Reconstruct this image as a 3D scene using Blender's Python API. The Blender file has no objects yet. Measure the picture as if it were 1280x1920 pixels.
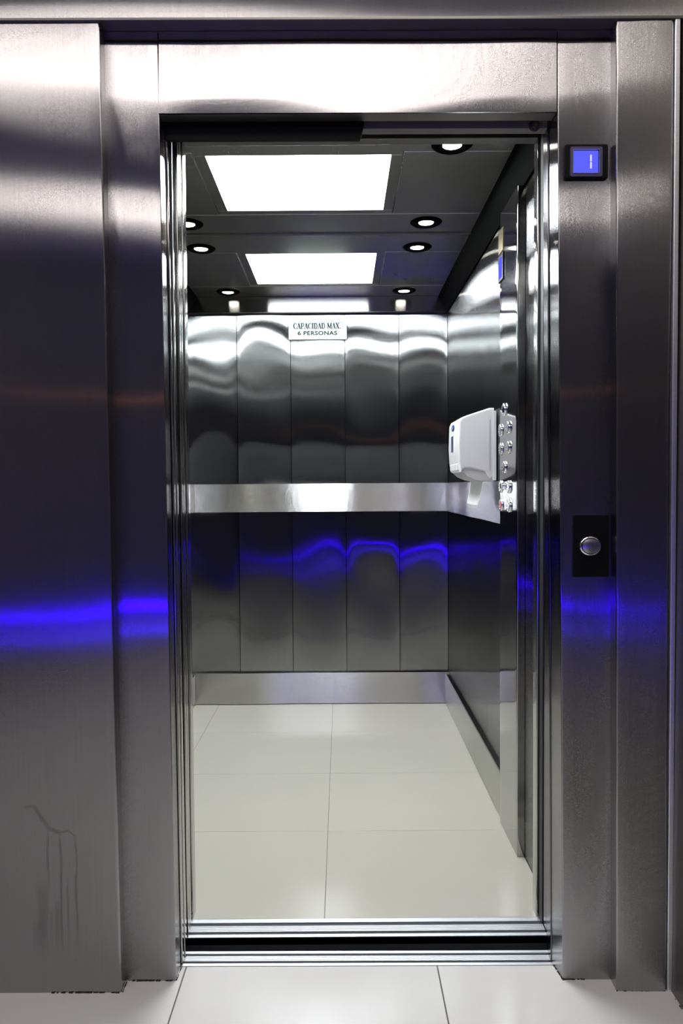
import bpy, bmesh, math, random
import numpy as np
from mathutils import Vector, Matrix
random.seed(4)
S = bpy.context.scene
COL = S.collection
F, H = 1389.0, 1.15
PITCH, ROLL = math.radians(-2.0), math.radians(0.2)

# ------------------------------------------------------------------ camera, world, exposure
def cam_axes(roll):
    fw = Vector((0, math.cos(PITCH), math.sin(PITCH)))
    r0 = Vector((1, 0, 0)); u0 = r0.cross(fw)
    return fw, math.cos(roll)*r0 - math.sin(roll)*u0, math.sin(roll)*r0 + math.cos(roll)*u0
cd = bpy.data.cameras.new('camera'); cam = bpy.data.objects.new('camera', cd); COL.objects.link(cam)
fw, rt, up = cam_axes(ROLL)
M = Matrix((rt, up, -fw)).transposed().to_4x4(); M.translation = (0, 0, H)
cam.matrix_world = M
cd.sensor_fit = 'VERTICAL'; cd.sensor_height = 36; cd.lens = 36*F/1920
cd.clip_start = 0.02
S.camera = cam
S.view_settings.view_transform = 'Standard'; S.view_settings.look = 'None'
S.view_settings.gamma = 1; S.view_settings.use_curve_mapping = False
S.view_settings.exposure = 0.0
W = bpy.data.worlds.new('world'); S.world = W; W.use_nodes = True
W.node_tree.nodes['Background'].inputs[0].default_value = (0.5, 0.5, 0.7, 1)
W.node_tree.nodes['Background'].inputs[1].default_value = 0.02

CAB_LIGHT = 26.0
LOBBY_LIGHT = 3.8
BLUE_LED = 70.0

def meas(x, y, Y, roll=ROLL):
    """survey: the point at depth Y measured from pixel x, y of the photograph"""
    a, b, c = cam_axes(roll)
    d = a + b*((x-640)/F) - c*((y-960)/F)
    return Vector((0, 0, H)) + d*(Y/d.y)
def cabm(x, y, Y): return meas(x, y, Y, 0.0)

# ------------------------------------------------------------------ materials
def nt(name):
    m = bpy.data.materials.new(name); m.use_nodes = True
    return m, m.node_tree, m.node_tree.nodes['Principled BSDF']
def N(t, typ, **kw):
    n = t.nodes.new(typ)
    for k, v in kw.items(): setattr(n, k, v)
    return n
def val(t, sock, v):
    if hasattr(v, 'is_output'): t.links.new(v, sock)
    else: sock.default_value = v
def mth(t, op, a, b=0.0, clamp=False):
    n = N(t, 'ShaderNodeMath', operation=op, use_clamp=clamp)
    val(t, n.inputs[0], a); val(t, n.inputs[1], b)
    return n.outputs[0]
def steel(name, base, rough, aniso=0.8, grain='v', var=0.10, bump=0.0, spread=0.0):
    m, t, b = nt(name)
    b.inputs['Metallic'].default_value = 1
    g = N(t, 'ShaderNodeNewGeometry')
    if grain == 'v': axis = (0, 0, 1)
    elif grain == 'h': axis = None
    else: axis = None
    if aniso:
        b.inputs['Anisotropic'].default_value = aniso
        if grain in ('v', 'h'):
            c = N(t, 'ShaderNodeVectorMath', operation='CROSS_PRODUCT')
            t.links.new(g.outputs['Normal'], c.inputs[0]); c.inputs[1].default_value = (0, 0, 1)
            a = N(t, 'ShaderNodeVectorMath', operation='ADD')
            t.links.new(c.outputs[0], a.inputs[0]); a.inputs[1].default_value = (0.001, 0.0005, 0)
            t.links.new(a.outputs[0], b.inputs['Tangent'])
            if grain == 'h': b.inputs['Anisotropic Rotation'].default_value = 0.25
        else:
            cmb = N(t, 'ShaderNodeCombineXYZ'); cmb.inputs[0].default_value = 1
            t.links.new(cmb.outputs[0], b.inputs['Tangent'])
    tc = N(t, 'ShaderNodeTexCoord'); mp = N(t, 'ShaderNodeMapping')
    t.links.new(tc.outputs['Object'], mp.inputs[0])
    mp.inputs['Scale'].default_value = {'v': (260, 260, 2.5), 'h': (3, 3, 400), 'x': (3, 260, 260)}[grain]
    n1 = N(t, 'ShaderNodeTexNoise'); t.links.new(mp.outputs[0], n1.inputs['Vector'])
    n1.inputs['Scale'].default_value = 1; n1.inputs['Detail'].default_value = 3
    n2 = N(t, 'ShaderNodeTexNoise'); t.links.new(tc.outputs['Object'], n2.inputs['Vector'])
    n2.inputs['Scale'].default_value = 3.0; n2.inputs['Detail'].default_value = 5
    f = mth(t, 'ADD', mth(t, 'MULTIPLY', n1.outputs[0], var), mth(t, 'MULTIPLY', n2.outputs[0], var*0.8))
    f = mth(t, 'ADD', f, 1-var*0.9)
    mx = N(t, 'ShaderNodeVectorMath', operation='SCALE')
    mx.inputs[0].default_value = base; t.links.new(f, mx.inputs['Scale'])
    t.links.new(mx.outputs[0], b.inputs['Base Color'])
    r = mth(t, 'ADD', mth(t, 'MULTIPLY', n2.outputs[0], rough*0.5), rough*0.75)
    t.links.new(r, b.inputs['Roughness'])
    if bump:
        bp = N(t, 'ShaderNodeBump'); bp.inputs['Strength'].default_value = bump; bp.inputs['Distance'].default_value = 0.0004
        t.links.new(n1.outputs[0], bp.inputs['Height']); t.links.new(bp.outputs[0], b.inputs['Normal'])
    if spread:
        # the fine parallel scratches of the brushing tip the surface from side to side across the grain
        mp2 = N(t, 'ShaderNodeMapping'); t.links.new(tc.outputs['Object'], mp2.inputs[0])
        mp2.inputs['Scale'].default_value = {'v': (5200, 5200, 900), 'h': (900, 900, 5200), 'x': (900, 5200, 5200)}[grain]
        n4 = N(t, 'ShaderNodeTexNoise'); t.links.new(mp2.outputs[0], n4.inputs['Vector']); n4.inputs['Scale'].default_value = 1
        n4.inputs['Detail'].default_value = 1
        k = mth(t, 'MULTIPLY', mth(t, 'SUBTRACT', n4.outputs[0], 0.5), spread)
        sc = N(t, 'ShaderNodeVectorMath', operation='SCALE')
        if grain == 'v': t.links.new(c.outputs[0], sc.inputs[0])
        elif grain == 'h': sc.inputs[0].default_value = (0, 0, 1)
        else: sc.inputs[0].default_value = (0, 1, 0)
        t.links.new(k, sc.inputs['Scale'])
        ad = N(t, 'ShaderNodeVectorMath', operation='ADD'); t.links.new(g.outputs['Normal'], ad.inputs[0]); t.links.new(sc.outputs[0], ad.inputs[1])
        nm = N(t, 'ShaderNodeVectorMath', operation='NORMALIZE'); t.links.new(ad.outputs[0], nm.inputs[0])
        t.links.new(nm.outputs[0], b.inputs['Normal'])
    return m
def plain(name, col, rough=0.5, metal=0.0, spec=0.5, coat=0.0, emit=None, es=0.0):
    m, t, b = nt(name)
    tc = N(t, 'ShaderNodeTexCoord'); n = N(t, 'ShaderNodeTexNoise')
    t.links.new(tc.outputs['Object'], n.inputs['Vector']); n.inputs['Scale'].default_value = 9; n.inputs['Detail'].default_value = 4
    f = mth(t, 'ADD', mth(t, 'MULTIPLY', n.outputs[0], 0.10), 0.95)
    mx = N(t, 'ShaderNodeVectorMath', operation='SCALE'); mx.inputs[0].default_value = col
    t.links.new(f, mx.inputs['Scale']); t.links.new(mx.outputs[0], b.inputs['Base Color'])
    b.inputs['Roughness'].default_value = rough; b.inputs['Metallic'].default_value = metal
    b.inputs['Specular IOR Level'].default_value = spec; b.inputs['Coat Weight'].default_value = coat
    if emit:
        b.inputs['Emission Color'].default_value = (*emit, 1); b.inputs['Emission Strength'].default_value = es
    return m
def tile_mat(name, col, rough, cloud):
    m, t, b = nt(name)
    tc = N(t, 'ShaderNodeTexCoord')
    n = N(t, 'ShaderNodeTexNoise'); t.links.new(tc.outputs['Object'], n.inputs['Vector'])
    n.inputs['Scale'].default_value = 4; n.inputs['Detail'].default_value = 8; n.inputs['Roughness'].default_value = 0.7
    n3 = N(t, 'ShaderNodeTexNoise'); t.links.new(tc.outputs['Object'], n3.inputs['Vector']); n3.inputs['Scale'].default_value = 190
    oi = N(t, 'ShaderNodeObjectInfo')
    f = mth(t, 'ADD', mth(t, 'MULTIPLY', n.outputs[0], cloud), mth(t, 'MULTIPLY', n3.outputs[0], cloud*0.5))
    f = mth(t, 'ADD', f, mth(t, 'MULTIPLY', oi.outputs['Random'], 0.025))
    f = mth(t, 'ADD', f, 1-cloud*0.75)
    mx = N(t, 'ShaderNodeVectorMath', operation='SCALE'); mx.inputs[0].default_value = col
    t.links.new(f, mx.inputs['Scale']); t.links.new(mx.outputs[0], b.inputs['Base Color'])
    b.inputs['Roughness'].default_value = rough
    b.inputs['Specular IOR Level'].default_value = 0.5
    return m
def glow(name, col, s):
    m = bpy.data.materials.new(name); m.use_nodes = True; t = m.node_tree; t.nodes.clear()
    e = N(t, 'ShaderNodeEmission'); e.inputs[0].default_value = (*col, 1); e.inputs[1].default_value = s
    o = N(t, 'ShaderNodeOutputMaterial'); t.links.new(e.outputs[0], o.inputs[0]); return m

m_col = steel('brushed_steel_lobby', (0.36, 0.352, 0.355), 0.16, 1.0, 'v', 0.16, spread=1.6)
m_jamb = steel('brushed_steel_frame', (0.36, 0.352, 0.358), 0.12, 1.0, 'v', 0.14, spread=1.6)
m_cab = steel('satin_steel_cab', (0.34, 0.345, 0.345), 0.105, 1.0, 'v', 0.10, spread=3.0)
m_cop = steel('polished_steel_panel', (0.42, 0.42, 0.415), 0.07, 0.5, 'v', 0.06)
m_rail = steel('polished_steel_band', (0.62, 0.61, 0.62), 0.22, 1.0, 'h', 0.08, spread=3.0)
m_base = steel('satin_steel_skirting', (0.58, 0.57, 0.55), 0.24, 1.0, 'h', 0.10, spread=1.6)
m_ceil = steel('dark_brushed_steel_ceiling', (0.58, 0.56, 0.50), 0.25, 0.6, 'x', 0.12)
m_skirt = plain('dark_lacquered_steel', (0.003, 0.003, 0.003), 0.30, 0.0, 0.05)
m_skirt.node_tree.nodes['Principled BSDF'].inputs['IOR'].default_value = 1.12
m_backplate = steel('polished_steel_backplate', (0.30, 0.295, 0.285), 0.17, 1.0, 'h', 0.05)
m_post = steel('dark_steel_post', (0.14, 0.135, 0.15), 0.2, 0.8, 'v', 0.08)
m_leaf = steel('brushed_steel_leaf', (0.50, 0.49, 0.47), 0.12, 0.7, 'v', 0.1)
m_dark = plain('black_paint', (0.010, 0.011, 0.014), 0.35)
m_shaft = plain('shaft_black', (0.008, 0.009, 0.009), 0.8)
m_greybar = plain('grey_metal', (0.20, 0.19, 0.17), 0.4, 0.9)
m_beam = plain('grey_painted_beam', (0.16, 0.15, 0.135), 0.45)
m_alu = steel('aluminium_sill', (0.93, 0.94, 0.97), 0.42, 0.4, 'x', 0.2)
m_groove = plain('sill_groove', (0.085, 0.095, 0.11), 0.55, 0.3)
m_rubber = plain('dark_gasket', (0.02, 0.022, 0.025), 0.5)
m_tile = tile_mat('cream_polished_tile', (0.53, 0.51, 0.445), 0.14, 0.05)
m_tile_l = tile_mat('white_polished_tile', (0.76, 0.74, 0.715), 0.12, 0.06)
m_grout = plain('grout', (0.16, 0.15, 0.13), 0.9)
m_chrome = plain('chrome', (0.82, 0.82, 0.84), 0.07, 1.0)
m_white = plain('white_plastic', (0.88, 0.87, 0.87), 0.22, 0, 0.5)
m_whiteb = plain('white_plastic_base', (0.72, 0.72, 0.70), 0.4)
m_paper = plain('paper', (0.93, 0.94, 0.92), 0.9, 0, 0.1)
m_signw = plain('sign_white', (0.42, 0.47, 0.46), 0.8, 0, 0.1)
m_ink = plain('sign_ink', (0.02, 0.03, 0.03), 0.9, 0, 0.0)
m_black = plain('black_gloss', (0.004, 0.004, 0.006), 0.25)
m_blackm = plain('black_matte', (0.004, 0.0045, 0.005), 0.6, 0, 0.15)
m_bluefr = plain('blue_grey_frame', (0.13, 0.12, 0.22), 0.3, 0.6)
m_screen = glow('blue_screen', (0.115, 0.13, 1.0), 1.0)
m_digit = glow('white_digit', (0.75, 0.7, 1.0), 1.05)
m_logo = plain('blue_badge', (0.03, 0.07, 0.25), 0.3)
m_window = plain('smoked_window', (0.07, 0.12, 0.20), 0.15)
m_brass = plain('brass_plate', (0.30, 0.25, 0.13), 0.3, 1.0)
m_red = plain('red_lens', (0.5, 0.02, 0.03), 0.3)
m_panel_light = glow('light_diffuser', (0.92, 0.97, 1.0), CAB_LIGHT)
m_spot = glow('spot_lamp', (1.0, 0.98, 0.86), 22.0)
m_lob_light = glow('lobby_lamp', (1.0, 0.93, 0.89), LOBBY_LIGHT)
m_led = glow('blue_led_strip', (0.035, 0.0, 1.0), BLUE_LED)
m_warm = glow('warm_strip', (1.0, 0.42, 0.2), 1.3)
m_lobceil = plain('lobby_ceiling_paint', (0.40, 0.40, 0.46), 0.8)
m_hall_fill = glow('added_hall_fill', (0.8, 0.85, 1.0), 3.0)  # added fill glow for the dark hall, not a known lamp
m_floor_fill = glow('added_floor_fill', (1.0, 0.96, 0.93), 7.0)  # added fill glow for the floor before the sill, not a known lamp
m_lobdark = plain('hall_dark_paint', (0.13, 0.135, 0.19), 0.7)
m_lobwall = plain('lobby_wall_paint', (0.20, 0.18, 0.18), 0.6)
m_silic = plain('dirty_sealant', (0.05, 0.042, 0.035), 0.9)
m_stain = None

# drip marks dried on the lower left column: darker, less shiny streaks with a shape of their own
def add_drips(m):
    t = m.node_tree; b = t.nodes['Principled BSDF']
    tc = N(t, 'ShaderNodeTexCoord'); sp = N(t, 'ShaderNodeSeparateXYZ')
    t.links.new(tc.outputs['Object'], sp.inputs[0]); X, Z = sp.outputs[0], sp.outputs[2]
    nz = N(t, 'ShaderNodeTexNoise'); t.links.new(tc.outputs['Object'], nz.inputs['Vector']); nz.inputs['Scale'].default_value = 16
    nz.inputs['Detail'].default_value = 4
    wob = mth(t, 'MULTIPLY', mth(t, 'SUBTRACT', nz.outputs[0], 0.5), 0.010)
    Xw = mth(t, 'ADD', X, wob)
    tot = None
    def bar(x, z0, z1, w, a):
        nonlocal tot
        d = mth(t, 'DIVIDE', mth(t, 'ABSOLUTE', mth(t, 'SUBTRACT', Xw, x)), w)
        k = mth(t, 'SUBTRACT', 1.0, mth(t, 'POWER', d, 3.0), True)
        k = mth(t, 'MULTIPLY', k, mth(t, 'MULTIPLY', mth(t, 'SUBTRACT', z1, Z), 30.0, True))
        k = mth(t, 'MULTIPLY', k, mth(t, 'MULTIPLY', mth(t, 'SUBTRACT', Z, z0), 12.0, True))
        k = mth(t, 'MULTIPLY', k, a)
        tot = k if tot is None else mth(t, 'MAXIMUM', tot, k)
    for px, y0, y1, w, a in [(90, 1548, 1690, .0035, .7), (115, 1556, 1800, .0035, .8), (143, 1562, 1790, .003, .8), (128, 1640, 1800, .003, .6),
                             (80, 1650, 1810, .016, .55), (108, 1680, 1800, .006, .5), (70, 1720, 1810, .012, .45), (97, 1700, 1790, .005, .5)]:
        a0 = meas(px, y0, 1.646); a1 = meas(px, y1, 1.646)
        bar((a0.x+a1.x)/2, a1.z, a0.z, w, a)
    # the splash the drips start from: a bent diagonal smear
    Q = [meas(px_, py_, 1.646) for px_, py_ in ((46, 1514), (62, 1511), (76, 1530), (90, 1553), (112, 1561), (128, 1558), (142, 1568))]
    for (p, q, w) in zip(Q[:-1], Q[1:], (.0035, .005, .006, .0055, .003, .0025)):
        dx, dz = q.x-p.x, q.z-p.z; L = math.hypot(dx, dz)
        u = mth(t, 'ADD', mth(t, 'MULTIPLY', mth(t, 'SUBTRACT', Xw, p.x), dx/L), mth(t, 'MULTIPLY', mth(t, 'SUBTRACT', Z, p.z), dz/L))
        v = mth(t, 'ABSOLUTE', mth(t, 'ADD', mth(t, 'MULTIPLY', mth(t, 'SUBTRACT', Xw, p.x), -dz/L), mth(t, 'MULTIPLY', mth(t, 'SUBTRACT', Z, p.z), dx/L)))
        k = mth(t, 'SUBTRACT', 1.0, mth(t, 'POWER', mth(t, 'DIVIDE', v, w), 3.0), True)
        k = mth(t, 'MULTIPLY', k, mth(t, 'MULTIPLY', mth(t, 'ADD', u, 0.003), 300.0, True)); k = mth(t, 'MULTIPLY', k, mth(t, 'MULTIPLY', mth(t, 'SUBTRACT', L+0.003, u), 300.0, True))
        tot = mth(t, 'MAXIMUM', tot, mth(t, 'MULTIPLY', k, .7))
    old = b.inputs['Base Color'].links[0].from_socket
    mx = N(t, 'ShaderNodeVectorMath', operation='SCALE'); t.links.new(old, mx.inputs[0])
    t.links.new(mth(t, 'SUBTRACT', 1.0, mth(t, 'MULTIPLY', mth(t, 'MULTIPLY', tot, mth(t, 'ADD', nz.outputs[0], 0.45, True)), 0.40)), mx.inputs['Scale'])
    t.links.new(mx.outputs[0], b.inputs['Base Color'])
m_colL = m_col.copy(); m_colL.name = 'brushed_steel_stained'; add_drips(m_colL)

# ------------------------------------------------------------------ geometry helpers
XF = None          # the cab hangs a fifth of a degree out of true against the doorway
def cabspace(on):
    global XF
    if on:
        c, s = math.cos(ROLL), math.sin(ROLL)
        def f(v): x, z = v[0], v[2]-H; return (c*x - s*z*-1*-1, v[1], H + s*x + c*z)
        XF = f
    else: XF = None
def link(name, verts, faces, mat, parent=None, smooth=False, flat_from=None):
    me = bpy.data.meshes.new(name)
    vs = [XF(v) for v in verts] if XF else [tuple(v) for v in verts]
    me.from_pydata(vs, [], faces); 
    me.validate(); me.update()
    if smooth:
        n = len(me.polygons)
        fl = [True]*n if flat_from is None else [i < flat_from for i in range(n)]
        me.polygons.foreach_set('use_smooth', fl)
    me.materials.append(mat)
    o = bpy.data.objects.new(name, me); COL.objects.link(o)
    if parent: o.parent = parent
    return o
def frombm(name, bm, mat, parent=None, smooth=False):
    bmesh.ops.recalc_face_normals(bm, faces=bm.faces)
    vs = [tuple(v.co) for v in bm.verts]
    bm.verts.index_update()
    fs = [[v.index for v in f.verts] for f in bm.faces]
    bm.free()
    return link(name, vs, fs, mat, parent, smooth)
def addbox(bm, x0, x1, y0, y1, z0, z1, bev=0.0):
    r = bmesh.ops.create_cube(bm, size=1)
    for v in r['verts']:
        v.co = ((x0+x1)/2 + v.co.x*(x1-x0), (y0+y1)/2 + v.co.y*(y1-y0), (z0+z1)/2 + v.co.z*(z1-z0))
    if bev:
        es = list({e for v in r['verts'] for e in v.link_edges})
        bmesh.ops.bevel(bm, geom=es, offset=bev, segments=2, affect='EDGES', profile=0.5)
def box(name, x0, x1, y0, y1, z0, z1, mat, parent=None, bev=0.0):
    bm = bmesh.new(); addbox(bm, min(x0, x1), max(x0, x1), min(y0, y1), max(y0, y1), min(z0, z1), max(z0, z1), bev)
    return frombm(name, bm, mat, parent, False)
def empty(name, loc=(0, 0, 0), parent=None):
    o = bpy.data.objects.new(name, None); COL.objects.link(o); o.empty_display_size = 0.1
    # children hold world coordinates, so the Empty's place is undone in them by fix_empties()
    o['at'] = tuple(XF(loc) if XF else loc)
    if parent: o.parent = parent
    return o
def fix_empties():
    for o in [o for o in bpy.data.objects if o.type == 'EMPTY' and 'at' in o.keys()]:
        p = Vector(o['at']); del o['at']
        o.location = p
        for c in o.children:
            if c.type == 'MESH': c.location = c.location - p
            elif c.type == 'EMPTY': pass
def struct(o): o['kind'] = 'structure'; return o
def tag(o, label, cat, group=None):
    o['label'] = label; o['category'] = cat
    if group: o['group'] = group
    return o
def sheet(name, P00, P10, P11, P01, nrm, depth, nu, nv, fn, mat, parent=None, edge=0.0):
    """pressed sheet: grid between four corners, moved along nrm by fn(u, v), turned back by depth at its edges"""
    P00, P10, P11, P01, nrm = map(Vector, (P00, P10, P11, P01, nrm))
    vs, fs = [], []
    for j in range(nv+1):
        v = j/nv
        for i in range(nu+1):
            u = i/nu
            p = P00.lerp(P10, u).lerp(P01.lerp(P11, u), v)
            vs.append(p + nrm*fn(u, v))
    w = nu+1
    flip = (P10-P00).cross(P01-P00).dot(nrm) < 0
    for j in range(nv):
        for i in range(nu):
            q = [j*w+i, j*w+i+1, (j+1)*w+i+1, (j+1)*w+i]
            fs.append(q[::-1] if flip else q)
    ng = len(fs)
    ring = [i for i in range(nu+1)] + [j*w+nu for j in range(1, nv+1)] + [nv*w+i for i in range(nu-1, -1, -1)] + [j*w for j in range(nv-1, 0, -1)]
    base = len(vs)
    for r in ring: vs.append(vs[r])
    for r in ring: vs.append(vs[r] - nrm*depth)
    n = len(ring)
    for k in range(n):
        q = [base+k, base+n+k, base+n+(k+1) % n, base+(k+1) % n]
        fs.append(q[::-1] if flip else q)
    fs.append(list(range(base+n, base+2*n))[::(1 if not flip else -1)][::-1])
    return link(name, vs, fs, mat, parent, True, ng)
def waves(seed, n, fx, fz, amp):
    r = random.Random(seed)
    return [(r.uniform(-fx, fx), r.uniform(0.25, 1)*fz, r.uniform(0, 6.28), amp*r.uniform(0.5, 1)) for _ in range(n)]
def wav(ws, x, z):
    s = 0
    for a, b, p, A in ws: s += A/b*math.sin(a*x + b*z + p)
    return s
def bent(name, prof_b, prof_t, z0, z1, mat, parent, disp=None, nz=60, rad=0.004, thick=0.0):
    """folded sheet: a plan outline (bottom, top) drawn up between two heights, corners rounded; disp(s, z) along the normal"""
    def fillet(pts):
        out = []
        P = [Vector((p[0], p[1])) for p in pts]
        for i, p in enumerate(P):
            if i == 0 or i == len(P)-1: out.append((p, 0)); continue
            a = (P[i-1]-p).normalized(); b = (P[i+1]-p).normalized()
            A, B = p+a*rad, p+b*rad
            for k in range(7):
                t = k/6; q = A*(1-t)**2 + p*2*t*(1-t) + B*t*t
                out.append((q, 0))
        res = []
        for i in range(len(out)-1):
            p, q = out[i][0], out[i+1][0]; L = (q-p).length; n = max(1, int(L/0.025))
            for k in range(n): res.append(p.lerp(q, k/n))
        res.append(out[-1][0])
        return res
    A, B = fillet(prof_b), fillet(prof_t)
    m = min(len(A), len(B))
    if len(A) != len(B):
        def resamp(P, m):
            idx = np.linspace(0, len(P)-1, m); return [P[int(i)].lerp(P[min(int(i)+1, len(P)-1)], i-int(i)) for i in idx]
        A, B = resamp(A, m), resamp(B, m)
    vs, fs = [], []
    for j in range(nz+1):
        t = j/nz; z = z0+(z1-z0)*t
        for i in range(m):
            p = A[i].lerp(B[i], t)
            i0, i1 = max(i-1, 0), min(i+1, m-1)
            d = (A[i1]-A[i0]).normalized(); n = Vector((d.y, -d.x))
            q = p + n*(disp(i/(m-1), z, p.x) if disp else 0)
            vs.append((q.x, q.y, z))
    for j in range(nz):
        for i in range(m-1):
            fs.append([j*m+i, j*m+i+1, (j+1)*m+i+1, (j+1)*m+i])
    return link(name, vs, fs, mat, parent, True)
def lathe(name, prof, origin, axis, mat, parent=None, n=40, sx=1.0, closed=True):
    """prof: (radius, height along axis)"""
    a = Vector(axis).normalized()
    e = Vector((1, 0, 0)) if abs(a.x) < 0.9 else Vector((0, 1, 0))
    e = (e - a*e.dot(a)).normalized(); g = a.cross(e); o = Vector(origin)
    vs, fs = [], []
    for r, h in prof:
        for k in range(n):
            t = 2*math.pi*k/n
            vs.append(o + e*(r*sx*math.cos(t)) + g*(r*math.sin(t)) + a*h)
    for j in range(len(prof)-1):
        for k in range(n):
            fs.append([j*n+k, j*n+(k+1) % n, (j+1)*n+(k+1) % n, (j+1)*n+k])
    if closed:
        fs.append(list(range(n))[::-1]); fs.append([(len(prof)-1)*n+k for k in range(n)])
    return link(name, vs, fs, mat, parent, False)
def autosmooth(o, ang=35):
    me = o.data
    bm = bmesh.new(); bm.from_mesh(me)
    for f in bm.faces: f.smooth = True
    for e in bm.edges:
        if len(e.link_faces) == 2 and e.calc_face_angle(0) > math.radians(ang): e.smooth = False
    bm.to_mesh(me); bm.free(); return o
def rrect(w, h, r, n=5):
    pts = []
    for cx, cy, a0 in ((w/2-r, h/2-r, 0), (-w/2+r, h/2-r, 90), (-w/2+r, -h/2+r, 180), (w/2-r, -h/2+r, 270)):
        for k in range(n+1):
            a = math.radians(a0+90*k/n); pts.append((cx+r*math.cos(a), cy+r*math.sin(a)))
    return pts
def plate(name, cx, cz, w, h, r, y0, y1, mat, parent, hole=None, bev=0.0006):
    """upright plate in the x-z plane, front at y0 (towards the viewer), back at y1; hole=(w, h, r)"""
    P = rrect(w, h, r); n = len(P); vs, fs = [], []
    if hole is None:
        P2 = rrect(w-2*bev, h-2*bev, max(r-bev, 0.0002))
        for Q, y in ((P, y1), (P, y0+bev), (P2, y0)):
            vs += [(cx+p[0], y, cz+p[1]) for p in Q]
        for j in range(2):
            for k in range(n): fs.append([j*n+k, (j+1)*n+k, (j+1)*n+(k+1) % n, j*n+(k+1) % n])
        fs.append([2*n+k for k in range(n)][::-1]); fs.append(list(range(n)))
    else:
        Q = rrect(*hole)
        for R, y in ((P, y1), (P, y0), (Q, y0), (Q, y1)): vs += [(cx+p[0], y, cz+p[1]) for p in R]
        for j in range(4):
            a, b = j*n, ((j+1) % 4)*n
            for k in range(n): fs.append([a+k, b+k, b+(k+1) % n, a+(k+1) % n])
    return link(name, vs, fs, mat, parent)
def slab_poly(name, pts, x0, x1, axis, mat, parent=None, bev=0.0, seg=3):
    """prism: outline pts (2D) drawn along an axis"""
    bm = bmesh.new()
    f = {'y': lambda p, t: (p[0], t, p[1]), 'x': lambda p, t: (t, p[0], p[1]), 'z': lambda p, t: (p[0], p[1], t)}[axis]
    vs = [bm.verts.new(f(p, x0)) for p in pts]; face = bm.faces.new(vs)
    r = bmesh.ops.extrude_face_region(bm, geom=[face])
    for v in [g for g in r['geom'] if isinstance(g, bmesh.types.BMVert)]:
        k = {'y': 1, 'x': 0, 'z': 2}[axis]; v.co[k] = x1
    bmesh.ops.recalc_face_normals(bm, faces=bm.faces)
    if bev:
        bmesh.ops.bevel(bm, geom=list(bm.edges), offset=bev, segments=seg, affect='EDGES', profile=0.5, clamp_overlap=True)
    return frombm(name, bm, mat, parent)

# ------------------------------------------------------------------ measured planes
Y_COL, Y_JAMB, Y_RET = 1.646, 1.686, 1.738      # lobby cladding, door frame, back of the frame
Y_LS0, Y_LS1 = 1.738, 1.795                     # landing sill
Y_CS0, Y_CS1 = 1.853, 1.933                     # car sill
Y_BACK = 3.895
XL, XR = -0.797, 0.559                          # cab walls
Z_W = cabm(640, 588, Y_BACK-0.01).z             # top of the cab walls
Z_C = 2.142                                     # cab ceiling
Z_DOORTOP = meas(640, 212, Y_JAMB).z

# ================================================================== LOBBY SHELL
ZS = meas(640, 37, Y_COL).z      # underside of the lintel
# left cladding of the front wall
wl = struct(empty('wall_front_left', (-1.2, Y_COL, 0)))
wsL = waves(3, 6, 2.2, 9, 0.0036)
def d_col(s, z, x):
    e = min(1, abs(x+0.5-0.0)/0.10) if x < -0.52 else 0
    return e*wav(wsL, x, z)
cb, ct = meas(228, 1862, Y_COL).x, meas(186, 40, Y_COL).x
bent('cladding_sheet', [(-2.4, Y_COL), (cb, Y_COL), (cb-0.002, Y_JAMB+0.002)], [(-2.4, Y_COL), (ct, Y_COL), (ct-0.002, Y_JAMB+0.002)], 0, ZS, m_colL, wl, d_col, 120, 0.006)
# right cladding
wr = struct(empty('wall_front_right', (0.7, Y_COL, 0)))
rb, rtp = meas(1155, 1855, Y_COL).x, meas(1155, 40, Y_COL).x
eb, et = meas(1247, 1858, Y_COL).x, meas(1262, 40, Y_COL).x
wsR = waves(8, 6, 3, 9, 0.0045)
def d_colr(s, z, x):
    m = min(1, max(0, (x-rtp-0.02))/0.05)
    return m*wav(wsR, x*0.6, z)
bent('cladding_sheet', [(rb+0.002, Y_JAMB+0.002), (rb, Y_COL), (eb, Y_COL), (eb, Y_COL+0.02)], [(rtp+0.002, Y_JAMB+0.002), (rtp, Y_COL), (et, Y_COL), (et, Y_COL+0.02)], 0, ZS, m_col, wr, d_colr, 120, 0.005)
# angle strip closing the cladding against the side wall
bent('corner_strip', [(eb+0.003, Y_COL+0.02), (eb+0.003, Y_COL-0.004), (eb+0.014, Y_COL-0.004), (eb+0.014, Y_COL+0.02)],
     [(et+0.003, Y_COL+0.02), (et+0.003, Y_COL-0.004), (et+0.014, Y_COL-0.004), (et+0.014, Y_COL+0.02)], 0, ZS, m_alu, wr, None, 2, 0.002)
# lintel above
wt = struct(empty('wall_front_top', (0, Y_COL, ZS)))
wsT = waves(5, 5, 7, 12, 0.006)
zl0, zl1 = meas(0, 37, Y_COL).z, meas(1280, 30, Y_COL).z
sheet('lintel_sheet', (-2.4, Y_COL-0.002, zl0), (0.80, Y_COL-0.002, zl1), (0.80, Y_COL-0.002, 2.62), (-2.4, Y_COL-0.002, 2.62), (0, -1, 0), 0.008, 90, 20,
      lambda u, v: wav(wsT, u*3.2*0.5, v*.45)*min(1, v*8), m_col, wt)
box('lintel_soffit', -2.4, 0.80, Y_COL+0.006, Y_JAMB+0.02, ZS+0.001, ZS+0.02, m_greybar, wt)
box('lintel_hem', -2.4, 0.80, Y_COL-0.006, Y_COL+0.004, ZS-0.003, ZS+0.003, m_greybar, wt, 0.001)

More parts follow.
